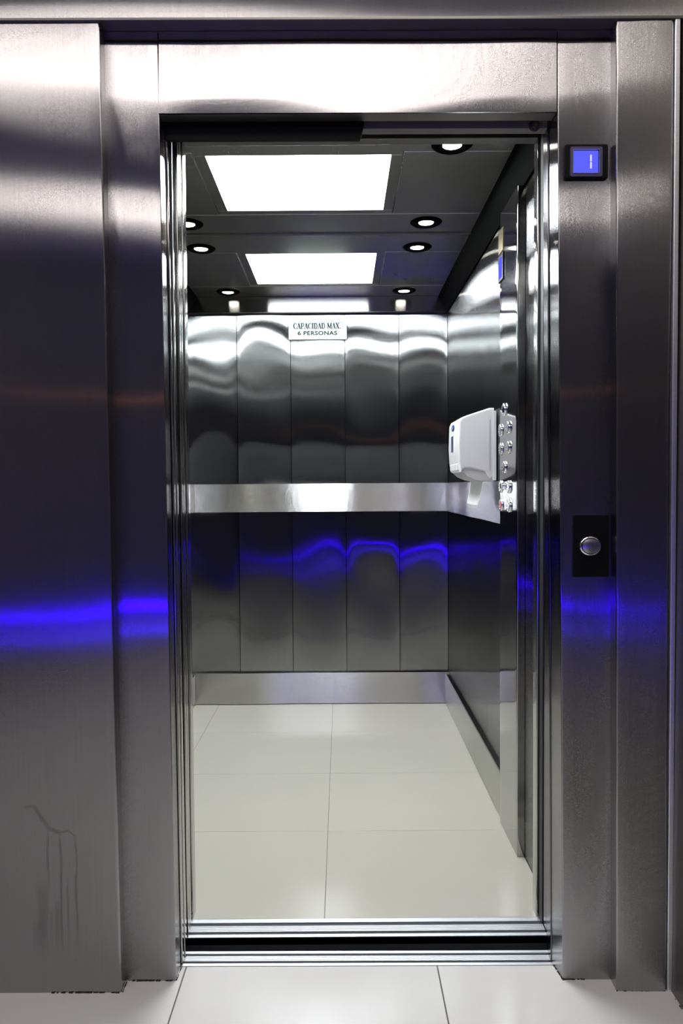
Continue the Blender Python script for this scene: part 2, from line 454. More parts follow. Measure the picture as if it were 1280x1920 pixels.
# floor of the lobby: 60 cm porcelain tiles
fl = struct(empty('floor', (0, 0, 0)))
box('bedding', -2.6, 1.0, -3.2, Y_LS0+0.002, -0.06, -0.0015, m_grout, fl)
for i, x0 in enumerate([-2.178, -1.577, -0.976, -0.375, 0.226]):
    for j in range(9):
        y1 = Y_LS0 - 0.601*j + (0.0 if j == 0 else -0.0)
        o = box('tile', x0+0.0011, x0+0.6-0.0011, y1-0.601+0.0012, y1-0.0012, -0.010, 0, m_tile_l, fl, 0.0008)
struct(box('ceiling', -2.6, 1.0, -1.5, Y_COL+0.2, 2.62, 2.70, m_lobceil))
lc_ = bpy.data.objects['ceiling']
box('light_panel', -1.8, 0.66, 0.50, 0.90, 2.605, 2.622, m_lob_light, lc_)
box('light_panel', -1.9, 0.66, -0.86, -0.44, 2.605, 2.622, m_lob_light, lc_)
box('light_panel', -0.35, 0.55, 1.22, 1.50, 2.605, 2.622, m_floor_fill, lc_)  # unseen fill panel, added to brighten the floor near the sill
bh = struct(box('ceiling', -2.6, 1.0, -3.2, -1.5, 3.2, 3.28, m_lobdark))
box('light_panel', -2.0, 0.6, -2.7, -2.2, 3.18, 3.21, m_hall_fill, bh)  # unseen fill panel, added to lift the hall walls and floor
struct(box('trim_1', -2.6, 1.0, -1.53, -1.5, 2.6, 3.2, m_lobdark))
struct(box('wall_left', -2.64, -2.6, -3.2, Y_COL+0.1, 0, 3.2, m_lobwall))
wrs = struct(empty('wall_right', (0.78, 0.8, 0)))
sx = (eb+et)/2+0.016
box('cladding_sheet', sx, sx+0.03, 0.55, Y_COL+0.03, 0, 2.62, m_greybar, wrs, 0.002)
box('plaster', 1.0, 1.04, -3.2, Y_COL+0.03, 0, 3.2, m_lobwall, wrs)
box('plaster', sx, 1.0, 0.52, 0.55, 0, 2.62, m_lobwall, wrs)
wb = struct(box('wall_back', -2.6, 1.0, -3.24, -3.2, 0, 3.2, m_lobdark))
box('led_strip', -2.3, 0.25, -3.19, -3.17, 0.095, 0.105, m_led, wb)
box('orange_glow_strip', -2.0, 0.5, -3.2, -3.18, 1.93, 1.942, m_warm, wb)  # glowing strip added to give the thin orange line mirrored in the steel

# ================================================================== LANDING DOOR FRAME (door_1)
d1 = struct(empty('door_1', (0.06, Y_JAMB, 0)))
jb, jt = meas(330, 1838, Y_JAMB).x, meas(296, 85, Y_JAMB).x
kb, kt = meas(1055, 1836, Y_JAMB).x, meas(1044, 72, Y_JAMB).x
wsJ = waves(21, 6, 3, 10, 0.0030); wsK = waves(23, 6, 3, 10, 0.0038)
def dj(s, z, x):
    m = max(0, min(1, (jt-0.006-x)/0.02)); return m*(wav(wsJ, x, z) - 0.0)
def dk(s, z, x):
    m = max(0, min(1, (x-kb-0.006)/0.02)); return m*wav(wsK, x, z)
bent('frame_jamb', [(cb-0.01, Y_JAMB), (jb, Y_JAMB), (jb-0.0015, Y_RET)], [(ct-0.01, Y_JAMB), (jt, Y_JAMB), (jt-0.0015, Y_RET)], 0, ZS, m_jamb, d1, dj, 120, 0.0035)
bent('frame_jamb', [(kb-0.008, Y_RET+0.008), (kb, Y_JAMB), (rb+0.01, Y_JAMB)], [(kt-0.001, Y_RET+0.008), (kt, Y_JAMB), (rtp+0.01, Y_JAMB)], 0, ZS, m_jamb, d1, dk, 120, 0.0035)
wsH = waves(31, 7, 9, 22, 0.0075)
hz = Z_DOORTOP
hA, hB = meas(297.5, 213, Y_JAMB), meas(1043, 210, Y_JAMB)
hC, hD = meas(1043, 40, Y_JAMB), meas(297.5, 40, Y_JAMB)
sheet('header_panel', (hA.x, Y_JAMB-0.001, hA.z), (hB.x, Y_JAMB-0.001, hB.z), (hC.x, Y_JAMB-0.001, ZS), (hD.x, Y_JAMB-0.001, ZS), (0, -1, 0), 0.006, 60, 26,
      lambda u, v: wav(wsH, u*.9, v*.25)*min(1, min(u, 1-u)*12)*min(1, v*5, 1), m_jamb, d1)
box('header_soffit', hA.x, hB.x, Y_JAMB+0.004, 1.724, hA.z, hA.z+0.004, m_greybar, d1)
# dark hanger cover at left, grey beam at right with its bolt
cA = meas(345, 262, 1.728); cB = meas(681, 262, 1.728)
slab_poly('hanger_cover', [(jt+0.004, cA.z), (cB.x-0.008, cA.z), (cB.x+0.001, cA.z+0.03), (cB.x+0.001, cA.z+0.2), (jt+0.004, cA.z+0.2)], 1.728, 1.740, 'y', m_blackm, d1)
gB = meas(860, 241, 1.752)
box('beam', cB.x-0.01, 0.55, 1.752, 1.78, gB.z, gB.z+0.10, m_beam, d1, 0.001)
bo = meas(1001, 236.5, 1.75)
b0 = lathe('bolt', [(0.0135, 0.0), (0.0135, 0.003), (0.010, 0.004), (0.010, 0.0035), (0.0055, 0.0035), (0.005, 0.009), (0.001, 0.010)], (bo.x, 1.752, bo.z), (0, -1, 0), m_greybar, d1, 24); autosmooth(b0)
# sliding leaves parked behind the left jamb
lx = [meas(338.5, 1806, 1.775).x, meas(343.5, 1800, 1.81).x]
zt = Z_DOORTOP+0.03
def leaf(x, y0, y1, par, zb=0.004, ztop=None, lean=0.0):
    xt = x+lean
    ztop = ztop or zt
    return bent('door_leaf', [(x-0.5, y0), (x, y0), (x, y1), (x-0.5, y1)], [(xt-0.5, y0), (xt, y0), (xt, y1), (xt-0.5, y1)], zb, ztop, m_leaf, par, None, 4, 0.0025)
leanJ = (jt-jb)*0.9
leaf(jb+0.003, 1.745, 1.762, d1, lean=leanJ)
leaf(jb+0.004, 1.771, 1.790, d1, lean=leanJ)
box('door_gasket', jb-0.12, jb-0.006, 1.762, 1.771, 0.004, zt, m_rubber, d1)
# landing sill
def sill(par, y0, y1, x0, x1, fr):
    D = y1-y0
    box('sill_bed', x0, x1, y0, y1, -0.05, -0.0035, m_groove, par)
    for a, b, ribs in fr:
        ya, yb = y0+D*a, y0+D*b
        pts = [(ya, -0.02), (ya, 0.0)]
        if ribs:
            w = (yb-ya)/(2*ribs)
            for k in range(ribs):
                pts += [(ya+w*(2*k+1), 0.0), (ya+w*(2*k+1)+w*0.2, -0.0012), (ya+w*(2*k+2)-w*0.2, -0.0012), (ya+w*(2*k+2), 0.0)]
        else: pts += [(yb, 0.0)]
        pts += [(yb, -0.02)]
        slab_poly('sill_rail', pts, x0, x1, 'x', m_alu, par)
sill(d1, Y_LS0+0.001, Y_LS1, jb-0.16, kb+0.05, [(0, .17, 0), (.33, .68, 4), (.83, 1.0, 0)])
# dirty sealant along the feet of the cladding
def bead(par, x0, y0, x1, y1, n, seed):
    r = random.Random(seed); bm = bmesh.new()
    for k in range(n):
        t = (k+r.random())/n; x = x0+(x1-x0)*t; y = y0+(y1-y0)*t; s = r.uniform(0.0008, 0.0028)
        if r.random() < 0.35: continue
        mtx = Matrix.Translation((x, y, 0.0006)) @ Matrix.Rotation(math.atan2(y1-y0, x1-x0)+r.uniform(-0.15, 0.15), 4, 'Z') @ Matrix.Diagonal((s*r.uniform(1, 3.5), s*r.uniform(0.4, 0.8), 0.0011, 1))
        bmesh.ops.create_icosphere(bm, subdivisions=1, radius=1, matrix=mtx)
    o = frombm('sealant', bm, m_silic, par); o['kind'] = 'stuff'
bead(wl, -0.66, Y_COL-0.001, cb, Y_COL-0.001, 30, 1); bead(wl, cb+0.002, Y_COL, cb+0.001, Y_JAMB, 14, 2)
bead(d1, jb-0.10, Y_JAMB-0.001, jb, Y_JAMB-0.001, 18, 3); bead(d1, jb+0.001, Y_JAMB, jb+0.002, Y_RET, 22, 4)
bead(d1, kb-0.001, Y_JAMB-0.001, kb-0.008, Y_RET, 22, 5); bead(d1, kb, Y_JAMB-0.001, kb+0.05, Y_JAMB-0.001, 14, 6)
bead(wr, rb, Y_COL-0.001, eb, Y_COL-0.001, 24, 7); bead(wrs, sx-0.002, Y_COL, sx-0.002, 1.4, 26, 8)

# shaft: black pit and side walls so that nothing leaks in
sh = struct(empty('wall_shaft', (0, 1.83, -0.3)))
box('shaft_lining', -1.1, 0.8, 1.80, 1.85, -0.45, -0.40, m_shaft, sh)
box('shaft_lining', jb-0.62, jb-0.56, 1.74, 1.95, -0.4, 2.5, m_shaft, sh)
box('shaft_lining', kb+0.14, kb+0.18, 1.70, 1.95, -0.4, 2.5, m_shaft, sh)
box('shaft_lining', -1.1, 0.9, 1.74, 1.95, 2.45, 2.5, m_shaft, sh)
box('apron', -1.0, 0.75, Y_LS1-0.002, Y_LS1, -0.4, -0.006, m_shaft, sh)
# strike post at the right of the landing door
px = kb-0.010
for (y0, y1, dx) in ((1.750, 1.772, 0.0), (1.776, 1.800, 0.003)):
    bent('strike_post', [(px+0.05, y1), (px+dx, y1), (px+dx, y0), (px+0.05, y0)][::-1], [(px+0.05-0.022, y1), (px+dx-0.022, y1), (px+dx-0.022, y0), (px+0.05-0.022, y0)][::-1], 0.002, 2.1, m_post, d1, None, 4, 0.003)

# ================================================================== CAB
cabspace(True)
cabC = (XL+XR)/2
# --- floor of the cab
cf = struct(empty('floor', (cabC, 2.9, 0)))
box('bedding', XL, XR, Y_CS1, Y_BACK+0.01, -0.06, -0.0014, m_grout, cf)
ys = [Y_CS1+0.001, 2.434, 2.93, 3.43, Y_BACK]
xs = [XL+0.002, -0.653, -0.053, 0.547]
for j in range(4):
    for a, b in ((XL+0.001, -0.653), (-0.653, -0.053), (-0.053, XR-0.001)):
        box('tile', a+0.0007, b-0.0007, ys[j]+0.0007, ys[j+1]-0.0007, -0.010, 0, m_tile, cf, 0.0005)
# --- car sill and door
d2 = struct(empty('door_2', (cabC, Y_CS0, 0)))
sill(d2, Y_CS0, Y_CS1, -0.412, 0.519, [(0, .15, 0), (.30, .62, 4), (.79, 1.0, 0)])
box('apron', -0.9, 0.56, Y_CS0+0.0005, Y_CS0+0.004, -0.40, -0.004, m_blackm, d2)
xl_ret = -0.403; xr_ret = 0.511
leaf(-0.4, 1.858, 1.876, d2, 0.003, 2.09)
leaf(-0.402, 1.890, 1.908, d2, 0.003, 2.09)
box('door_gasket', -0.55, -0.409, 1.876, 1.890, 0.003, 2.09, m_rubber, d2)
box('door_gasket', -0.55, -0.410, 1.908, 1.931, 0.003, 2.09, m_rubber, d2)
# strike channel right
box('strike_channel', 0.519, 0.57, 1.866, 1.896, 0.002, 2.09, m_post, d2, 0.003)
box('strike_channel', 0.5165, 0.57, 1.900, 1.930, 0.002, 2.09, m_rubber, d2, 0.002)
# --- front returns and transom
wf = struct(empty('wall_front', (cabC, 1.97, 0)))
bent('return_panel', [(-0.80, 1.936), (xl_ret, 1.936), (xl_ret, 1.975), (-0.80, 1.976)], [(-0.80, 1.936), (xl_ret, 1.936), (xl_ret, 1.975), (-0.80, 1.976)], 0, Z_C, m_leaf, wf, None, 4, 0.003)
bent('return_panel', [(0.60, 1.975), (xr_ret, 1.975), (xr_ret, 1.936), (0.60, 1.936)], [(0.60, 1.975), (xr_ret, 1.975), (xr_ret, 1.936), (0.60, 1.936)], 0, Z_C, m_leaf, wf, None, 4, 0.003)
zt0 = cabm(640, 262, 1.94).z
box('transom', xl_ret-0.1, xr_ret+0.1, 1.938, 1.972, zt0, Z_C+0.03, m_greybar, wf, 0.002)
zt1 = cabm(640, 249.5, 1.90).z
box('transom_rail', xl_ret-0.1, 0.56, 1.885, 1.905, zt1, zt1+0.03, m_greybar, wf, 0.001)
box('transom_cover', xl_ret-0.1, 0.60, 1.81, 1.93, zt1+0.035, zt1+0.05, m_shaft, wf)

# --- walls
def pillow(seed, amp, wd, ht, slope):
    ws = waves(seed, 6, 8, 15, slope*0.8); r = random.Random(seed)
    sk = r.uniform(-0.25, 0.25); a = amp*r.uniform(0.85, 1.15)
    def fn(u, v):
        e = min(u, 1-u)
        env = (4*u*(1-u))**0.6*(1+sk*(u-0.5))
        z = v*ht
        top = 1-math.exp(-(ht-z)/0.26); bot = 1-math.exp(-z/0.25)
        return a*env*top*bot*(0.75+0.25*math.sin(z*5.1+seed)) + env*wav(ws, u*wd, z)*min(1, e*10)
    return fn
Zb = 0.165
wbk = struct(empty('wall_back', (cabC, Y_BACK, 0)))
seams = [XL] + [cabm(x, 930, Y_BACK).x for x in (447, 547, 648, 748.5)] + [XR]
box('backing', XL-0.01, XR+0.01, Y_BACK+0.032, Y_BACK+0.05, 0, Z_W+0.1, m_shaft, wbk)
for i in range(5):
    a, b = seams[i]+0.0016, seams[i+1]-0.0016
    sheet('wall_panel', (a, Y_BACK, 0.02), (b, Y_BACK, 0.02), (b, Y_BACK, Z_W), (a, Y_BACK, Z_W), (0, -1, 0), 0.030, 28, 190,
          pillow(40+i, -0.0095, 0.28, Z_W, 0.0125), m_cab, wbk)
wrt = struct(empty('wall_right', (XR, 2.9, 0)))
yr = [1.975, 2.165, 2.245, 2.56, 2.83, 3.10, 3.37, 3.63, Y_BACK]
box('backing', XR+0.012, XR+0.03, 1.94, Y_BACK+0.03, 0, Z_W+0.1, m_shaft, wrt)
for i in range(len(yr)-1):
    a, b = yr[i]+0.001, yr[i+1]-0.001
    sheet('wall_panel', (XR, a, 0.0), (XR, b, 0.0), (XR, b, Z_W), (XR, a, Z_W), (-1, 0, 0), 0.012, 14, 150,
          pillow(60+i, -0.0018 if b-a > .2 else -0.0004, b-a, Z_W, 0.0035), m_cab, wrt)
wlt = struct(empty('wall_left', (XL, 2.9, 0)))
box('backing', XL-0.03, XL-0.012, 1.94, Y_BACK+0.03, 0, Z_W+0.1, m_shaft, wlt)
yl = [1.976+k*(Y_BACK-1.976)/7 for k in range(8)]
for i in range(7):
    a, b = yl[i]+0.001, yl[i+1]-0.001
    sheet('wall_panel', (XL, a, 0.0), (XL, b, 0.0), (XL, b, Z_W), (XL, a, Z_W), (1, 0, 0), 0.012, 14, 150,
          pillow(80+i, 0.002, b-a, Z_W, 0.0035), m_cab, wlt)
# --- skirting boards
def band(name, z0, z1, t, mat, bow=0.0, gapr=2.492):
    """flat band around three walls, its own folded edges top and bottom"""
    out = []
    wsb = waves(int(z0*100)+7, 6, 9, 4, 0.012)
    f = lambda u, v: wav(wsb, u*1.3, 0)*0.35*min(1, min(u, 1-u)*10) + bow*math.sin(math.pi*v)
    out.append((name, lambda par: sheet(name, (XL+0.002, Y_BACK-t, z0), (XR-0.002, Y_BACK-t, z0), (XR-0.002, Y_BACK-t, z1), (XL+0.002, Y_BACK-t, z1), (0, -1, 0), t-0.007, 90, 8, f, mat, par)))
    return out
zb1 = cabm(600, 1261, Y_BACK-0.02).z
bb = struct(sheet('baseboard_back', (XL, Y_BACK-0.022, 0.004), (XR, Y_BACK-0.022, 0.004), (XR, Y_BACK-0.022, zb1), (XL, Y_BACK-0.022, zb1), (0, -1, 0), 0.020, 90, 8,
      (lambda ws: (lambda u, v: wav(ws, u*1.3, 0)*0.4))(waves(91, 6, 14, 4, 0.012)), m_base))
bx = 0.540
br = struct(slab_poly('baseboard_right', [(bx, 0.003), (bx, zb1-0.012), (bx+0.002, zb1-0.006), (XR-0.0005, zb1-0.006), (XR-0.0005, 0.003)], 2.492, Y_BACK-0.023, 'y', m_base))
bl = struct(slab_poly('baseboard_left', [(XL+0.020, 0.003), (XL+0.020, zb1-0.006), (XL+0.0005, zb1-0.006), (XL+0.0005, 0.003)], 1.977, Y_BACK-0.023, 'y', m_base))
# --- handrail band
zh0, zh1 = cabm(600, 959, Y_BACK-0.03).z, cabm(600, 906.5, Y_BACK-0.03).z
hr = empty('handrail_band', (cabC, Y_BACK-0.03, zh0))
tag(hr, 'wide flat polished steel handrail band around the lift cab walls at waist height', 'handrail')
wsb = waves(77, 6, 16, 4, 0.016)
sheet('rail_back', (XL+0.034, Y_BACK-0.034, zh0), (XR-0.016, Y_BACK-0.034, zh0), (XR-0.016, Y_BACK-0.034, zh1), (XL+0.034, Y_BACK-0.034, zh1), (0, -1, 0), 0.022, 110, 8,
      lambda u, v: wav(wsb, u*1.3, 0)*0.22 + 0.0006*math.sin(math.pi*v), m_rail, hr)
sheet('rail_left', (XL+0.034, 1.99, zh0), (XL+0.034, Y_BACK-0.034, zh0), (XL+0.034, Y_BACK-0.034, zh1), (XL+0.034, 1.99, zh1), (1, 0, 0), 0.022, 60, 6,
      lambda u, v: wav(wsb, u*1.9, 0)*0.2*min(1, (1-u)*10), m_rail, hr)
sheet('rail_right', (XR-0.016, 2.50, zh0), (XR-0.016, Y_BACK-0.034, zh0), (XR-0.016, Y_BACK-0.034, zh1), (XR-0.016, 2.50, zh1), (-1, 0, 0), 0.0125, 60, 6,
      lambda u, v: wav(wsb, u*1.4, 0)*0.12*min(1, (1-u)*10), m_rail, hr)
# --- canopy ceiling
ce = struct(empty('ceiling', (cabC, 2.9, Z_C)))
cA_ = cabm(372, 556, 3.865); cBx = cabm(825, 554, 3.865).x
CX0, CX1, CY1 = cA_.x, cBx, 3.865
Z_C = cA_.z
def cx(px, py):
    a, b, c = cam_axes(0.0); d = a+b*((px-640)/F)-c*((py-960)/F); t = (Z_C-H)/d.z
    return d.x*t, d.y*t
def cy(py): return cx(640, py)[1]
y_seam = (cy(437)+cy(441))/2
pA0, pA1, pB0, pB1 = cy(293), cy(396), cy(477), cy(533)
xa, xb = (cx(390, 293)[0]+cx(463, 477)[0])/2, (cx(740, 293)[0]+cx(707, 477)[0])/2
fr = 0.036
g = 0.0016
def cpanel(x0, x1, y0, y1, name='ceiling_panel', dz=0.0):
    return box(name, x0+g, x1-g, y0+g, y1-g, Z_C+dz, Z_C+dz+0.012, m_ceil, ce, 0.0015)
box('backing', XL, XR, 1.96, Y_BACK, Z_C+0.03, Z_C+0.04, m_shaft, ce)
for (y0, y1, a, b) in ((1.975, y_seam, pA0, pA1), (y_seam, CY1, pB0, pB1)):
    y0_, y1_ = y0+0.004, y1-0.004
    cpanel(CX0, CX1, y0_, a-0.028); cpanel(CX0, CX1, b+0.028, y1_)
    cpanel(CX0, xa-fr, a-0.028, b+0.028); cpanel(xb+fr, CX1, a-0.028, b+0.028)
box('ceiling_joint', CX0, CX1, y_seam-0.012, y_seam-0.002, Z_C-0.005, Z_C+0.006, m_greybar, ce, 0.001)
box('ceiling_joint', CX0, CX1, y_seam+0.003, y_seam+0.010, Z_C-0.001, Z_C+0.008, m_dark, ce, 0.001)
for nm, (a, b), lab in (('front', (pA0, pA1), 'large rectangular white ceiling light panel nearest the lift door'), ('rear', (pB0, pB1), 'rectangular white ceiling light panel nearer the back wall of the lift')):
    L = tag(empty('ceiling_light', ((xa+xb)/2, (a+b)/2, Z_C)), lab, 'ceiling light', 'rectangular light panels in the lift ceiling')
    bm = bmesh.new()
    for (q0, q1, r0, r1) in ((xa-fr+g, xb+fr-g, a-0.026, a), (xa-fr+g, xb+fr-g, b, b+0.026), (xa-fr+g, xa, a, b), (xb, xb+fr-g, a, b)):
        addbox(bm, q0, q1, r0, r1, Z_C+0.003, Z_C+0.014, 0.001)
    frombm('light_frame', bm, m_ceil, L)
    box('diffuser', xa, xb, a, b, Z_C+0.006, Z_C+0.012, m_panel_light, L)
# sloping dark skirts of the canopy down to the wall heads
def skirt(p0, p1, q1, q0): return sheet('canopy_skirt', p0, p1, q1, q0, (Vector(p1)-Vector(p0)).cross(Vector(q0)-Vector(p0)).normalized(), 0.003, 8, 4, lambda u, v: 0, m_skirt, ce)
skirt((XR-0.004, 1.98, Z_W+0.003), (XR-0.004, Y_BACK-0.006, Z_W+0.003), (CX1, CY1, Z_C), (CX1, 1.98, Z_C))
skirt((XL+0.004, Y_BACK-0.006, Z_W+0.003), (XL+0.004, 1.98, Z_W+0.003), (CX0, 1.98, Z_C), (CX0, CY1, Z_C))
sheet('canopy_back_plate', (XL+0.004, CY1, Z_W+0.006), (XR-0.004, CY1, Z_W+0.006), (CX1, CY1, Z_C), (CX0, CY1, Z_C), (0, -1, 0), 0.003, 8, 4, lambda u, v: 0, m_backplate, ce)
box('wall_head_strip', XL, XR, CY1, Y_BACK+0.01, Z_W+0.0005, Z_W+0.006, m_dark, ce)
# --- downlights
spots = [((355, 418), 'round downlight left of the front light panel\'s rear edge'), ((802, 418), 'round downlight right, just behind the front light panel'),
         ((380, 464.5), 'round downlight left, just in front of the rear light panel'), ((785, 464.5), 'round downlight right, just in front of the rear light panel'),
         ((430, 546), 'round downlight left, close to the back wall of the lift'), ((760, 546), 'round downlight right, close to the back wall of the lift'),
         ((852, 273), 'round downlight right, cut by the door head above the front light panel')]
proto = None
for (p, lab) in spots:
    X, Y = cx(*p)
    if proto is None:
        D = empty('downlight', (X, Y, Z_C))
        autosmooth(lathe('trim_ring', [(0.027, 0.006), (0.029, -0.003), (0.036, -0.0065), (0.040, -0.0078), (0.050, -0.0065), (0.0595, -0.001), (0.060, 0.0005)], (X, Y, Z_C), (0, 0, 1), m_skirt, D, 40, closed=False), 50)
        lathe('lamp', [(0.027, -0.002), (0.027, 0.001)], (X, Y, Z_C), (0, 0, 1), m_spot, D, 32)
        proto = (D, X, Y)
        tag(D, lab, 'downlight', 'round downlights in the lift ceiling')
    else:
        D = proto[0].copy(); COL.objects.link(D)
        D['at'] = XF((X, Y, Z_C)); tag(D, lab, 'downlight')
        for c in list(proto[0].children):
            k = c.copy(); COL.objects.link(k); k.parent = D
            a0 = Vector(proto[0]['at']); k.location = Vector(D['at']) - a0

# ================================================================== THINGS IN THE CAB
# car operating panel
CXF = 0.532
cp = tag(empty('control_panel', (CXF, 2.37, 0)), 'full height polished steel control panel with round buttons on the right cab wall', 'control panel')
bent('panel_body', [(XR-0.001, 2.252), (CXF+0.002, 2.252), (CXF, 2.49), (XR-0.001, 2.49)], [(XR-0.001, 2.252), (CXF+0.002, 2.252), (CXF, 2.49), (XR-0.001, 2.49)][0:4], 0.001, Z_W, m_cop, cp,
     (lambda ws: (lambda s, z, x: wav(ws, 0, z)*(1 if 0.15 < s < 0.9 else 0)))(waves(99, 5, 2, 12, 0.004)), 120, 0.004)
def on_cop(px, py):
    a, b, c = cam_axes(0.0); d = a+b*((px-640)/F)-c*((py-960)/F); t = CXF/d.x
    return Vector((CXF, d.y*t, H+d.z*t))
def cop_plate(name, x0, y0, x1, y1, t, mat, par, r=0.002):
    a, b = on_cop(x0, (y0+y1)/2), on_cop(x1, (y0+y1)/2)
    ya, yb = min(a.y, b.y), max(a.y, b.y)
    m = (y0+y1)/2; c = on_cop((x0+x1)/2, y0).z, on_cop((x0+x1)/2, y1).z
    return box(name, CXF-t, CXF+0.0015, ya, yb, min(c), max(c), mat, par, min(0.0015, t*0.3))
cop_plate('data_plate', 938.5, 433, 946.5, 475, 0.0015, m_brass, cp)
fr_ = cop_plate('display_frame', 938.5, 480, 947.5, 529, 0.004, m_black, cp)
cop_plate('display_screen', 940, 485, 946, 524, 0.0046, m_screen, fr_)
first = None
bt = [(946.3, 770), (953.8, 803.7), (939.6, 808.8), (953.8, 841), (939.8, 844), (946, 878.4), (954.2, 915), (939.4, 914), (954.2, 951), (939.6, 948.5)]
rb0, rb1 = 0.0, 0.0
for k, p in enumerate(bt):
    c = on_cop(*p)
    ring = autosmooth(lathe('button', [(0.0205, -0.001), (0.0205, 0.0032), (0.0185, 0.005), (0.0165, 0.005), (0.0155, 0.002)], (c.x, c.y, c.z), (-1, 0, 0), m_chrome, cp, 28), 50)
    lathe('button_face', [(0.0145, 0.0005), (0.0145, 0.0035), (0.0135, 0.0042)], (c.x, c.y, c.z), (-1, 0, 0), m_red if k == 9 else m_cop, ring, 24)
c = on_cop(945.8, 912.6)
ks = autosmooth(lathe('key_switch', [(0.013, -0.001), (0.013, 0.004), (0.0115, 0.006), (0.0115, 0.010), (0.0105, 0.011), (0.0105, 0.0135), (0.009, 0.0145)], (c.x, c.y, c.z), (-1, 0, 0), m_chrome, cp, 28), 40)
box('key_slot', c.x-0.015, c.x-0.0135, c.y-0.001, c.y+0.001, c.z-0.005, c.z+0.005, m_black, ks)

# paper towel dispenser
DY0, DY1 = 2.655, 2.90
def zq(py, Y): return cabm(640, py, Y).z
dz = lambda py: zq(py, DY0)
dp = tag(empty('paper_dispenser', (XR, (DY0+DY1)/2, dz(905))), 'white plastic paper towel dispenser on the right cab wall beside the control panel buttons', 'dispenser')
XW = XR-0.013
prof = [(XW, dz(766.5)), (0.530, dz(766.5)), (0.445, dz(781)), (0.428, dz(785)), (0.4215, dz(793)), (0.4185, dz(840)), (0.4215, dz(868)), (0.429, dz(886)), (0.441, dz(880.5)), (0.462, dz(880)), (0.514, dz(886)), (0.519, dz(893)), (0.527, dz(898.5)), (0.538, dz(899)), (XW, dz(895))]
def bodymesh(name, prof, y0, y1, mat, par, bev, seg=4):
    bm = bmesh.new()
    f0 = [bm.verts.new((p[0], y0, p[1])) for p in prof]; f1 = [bm.verts.new((p[0], y1, p[1])) for p in prof]
    bm.faces.new(f0[::-1]); bm.faces.new(f1)
    n = len(prof)
    for k in range(n): bm.faces.new([f0[k], f0[(k+1) % n], f1[(k+1) % n], f1[k]])
    bmesh.ops.recalc_face_normals(bm, faces=bm.faces)
    # round the two front side edges strongly: every edge of the side outlines that is not on the wall
    es = [e for e in bm.edges if abs(e.verts[0].co.y-e.verts[1].co.y) < 1e-6 and not (e.verts[0].co.x > XW-1e-4 and e.verts[1].co.x > XW-1e-4)]
    bmesh.ops.bevel(bm, geom=es, offset=bev, segments=seg, affect='EDGES', profile=0.6, clamp_overlap=True)
    o = frombm(name, bm, mat, par); return autosmooth(o, 40)
bodymesh('cover', prof, DY0, DY1, m_white, dp, 0.016)
# lower chute, set back, lighter below
prof2 = [(XW, dz(876)), (0.440, dz(876)), (0.434, dz(886.5)), (0.452, dz(895)), (0.480, dz(901.5)), (0.50, dz(903.5)), (XW, dz(904.5))]
bodymesh('chute', prof2, DY0+0.006, DY1-0.006, m_whiteb, dp, 0.003, 2)
box('back_plate', XW-0.004, XR-0.004, DY0-0.001, DY1+0.001, dz(903), dz(772), m_white, dp, 0.002)
# front: badge, level window, release tab
FX = 0.4185
yb = 2.80
def front_oval(name, cyy, cz, ry, rz, x, t, mat, par):
    o = lathe(name, [(1, 0), (1, t), (0.9, t*1.3)], (x, cyy, cz), (-1, 0, 0), mat, par, 32)
    for v in o.data.vertices:
        pass
    return o
def oval(name, cyy, cz, ry, rz, x, t, mat, par, n=32):
    vs, fs = [], []
    for (k, h) in ((1, 0), (1, t), (0.88, t*1.25)):
        for i in range(n):
            a = 2*math.pi*i/n; vs.append((x-h, cyy+ry*k*math.cos(a), cz+rz*k*math.sin(a)))
    for j in range(2):
        for i in range(n): fs.append([j*n+i, j*n+(i+1) % n, (j+1)*n+(i+1) % n, (j+1)*n+i])
    fs.append([2*n+i for i in range(n)])
    return link(name, vs, fs, mat, par)
bd = oval('badge', 2.79, dz(799), 0.030, 0.012, 0.4225, 0.0035, m_logo, dp)
oval('badge_mark', 2.79, dz(799), 0.014, 0.004, 0.4187, 0.0008, m_white, bd)
box('level_window', 0.4165, 0.4235, 2.765, 2.815, dz(846), dz(815), m_window, dp, 0.0015)
for q in (2.755, 2.818): box('window_surround', 0.417, 0.4222, q, q+0.007, dz(850), dz(812), m_white, dp, 0.001)
box('release_tab', 0.419, 0.440, 2.70, 2.86, dz(884), dz(870), m_white, dp, 0.004)
box('hinge_seam', 0.5315, 0.5325, DY0-0.0008, DY0+0.004, dz(884), dz(789), m_rubber, dp)
# hanging sheet of paper towel
pw = []
bm = bmesh.new()
n1, n2 = 8, 14
pz0, pz1 = cabm(893, 902, 2.78).z, cabm(891, 950, 2.78).z
grid = []
for j in range(n2+1):
    v = j/n2; row = []
    for i in range(n1+1):
        u = i/n1; y = 2.668+0.215*u + (0.008*v)
        x = 0.508 + 0.003*math.sin(v*2.6) - 0.024*v + 0.004*math.sin(u*5+v*2)
        z = pz0 + (pz1-pz0)*v + (0.006*u*v)
        row.append(bm.verts.new((x, y, z)))
    grid.append(row)
for j in range(n2):
    for i in range(n1): bm.faces.new([grid[j][i], grid[j][i+1], grid[j+1][i+1], grid[j+1][i]])
r = bmesh.ops.extrude_face_region(bm, geom=list(bm.faces))
for v in [q for q in r['geom'] if isinstance(q, bmesh.types.BMVert)]: v.co.x += 0.0006
pt = frombm('paper_towel', bm, m_paper, None, True)
tag(pt, 'white paper towel sheet hanging from the dispenser in front of the handrail band', 'paper towel')

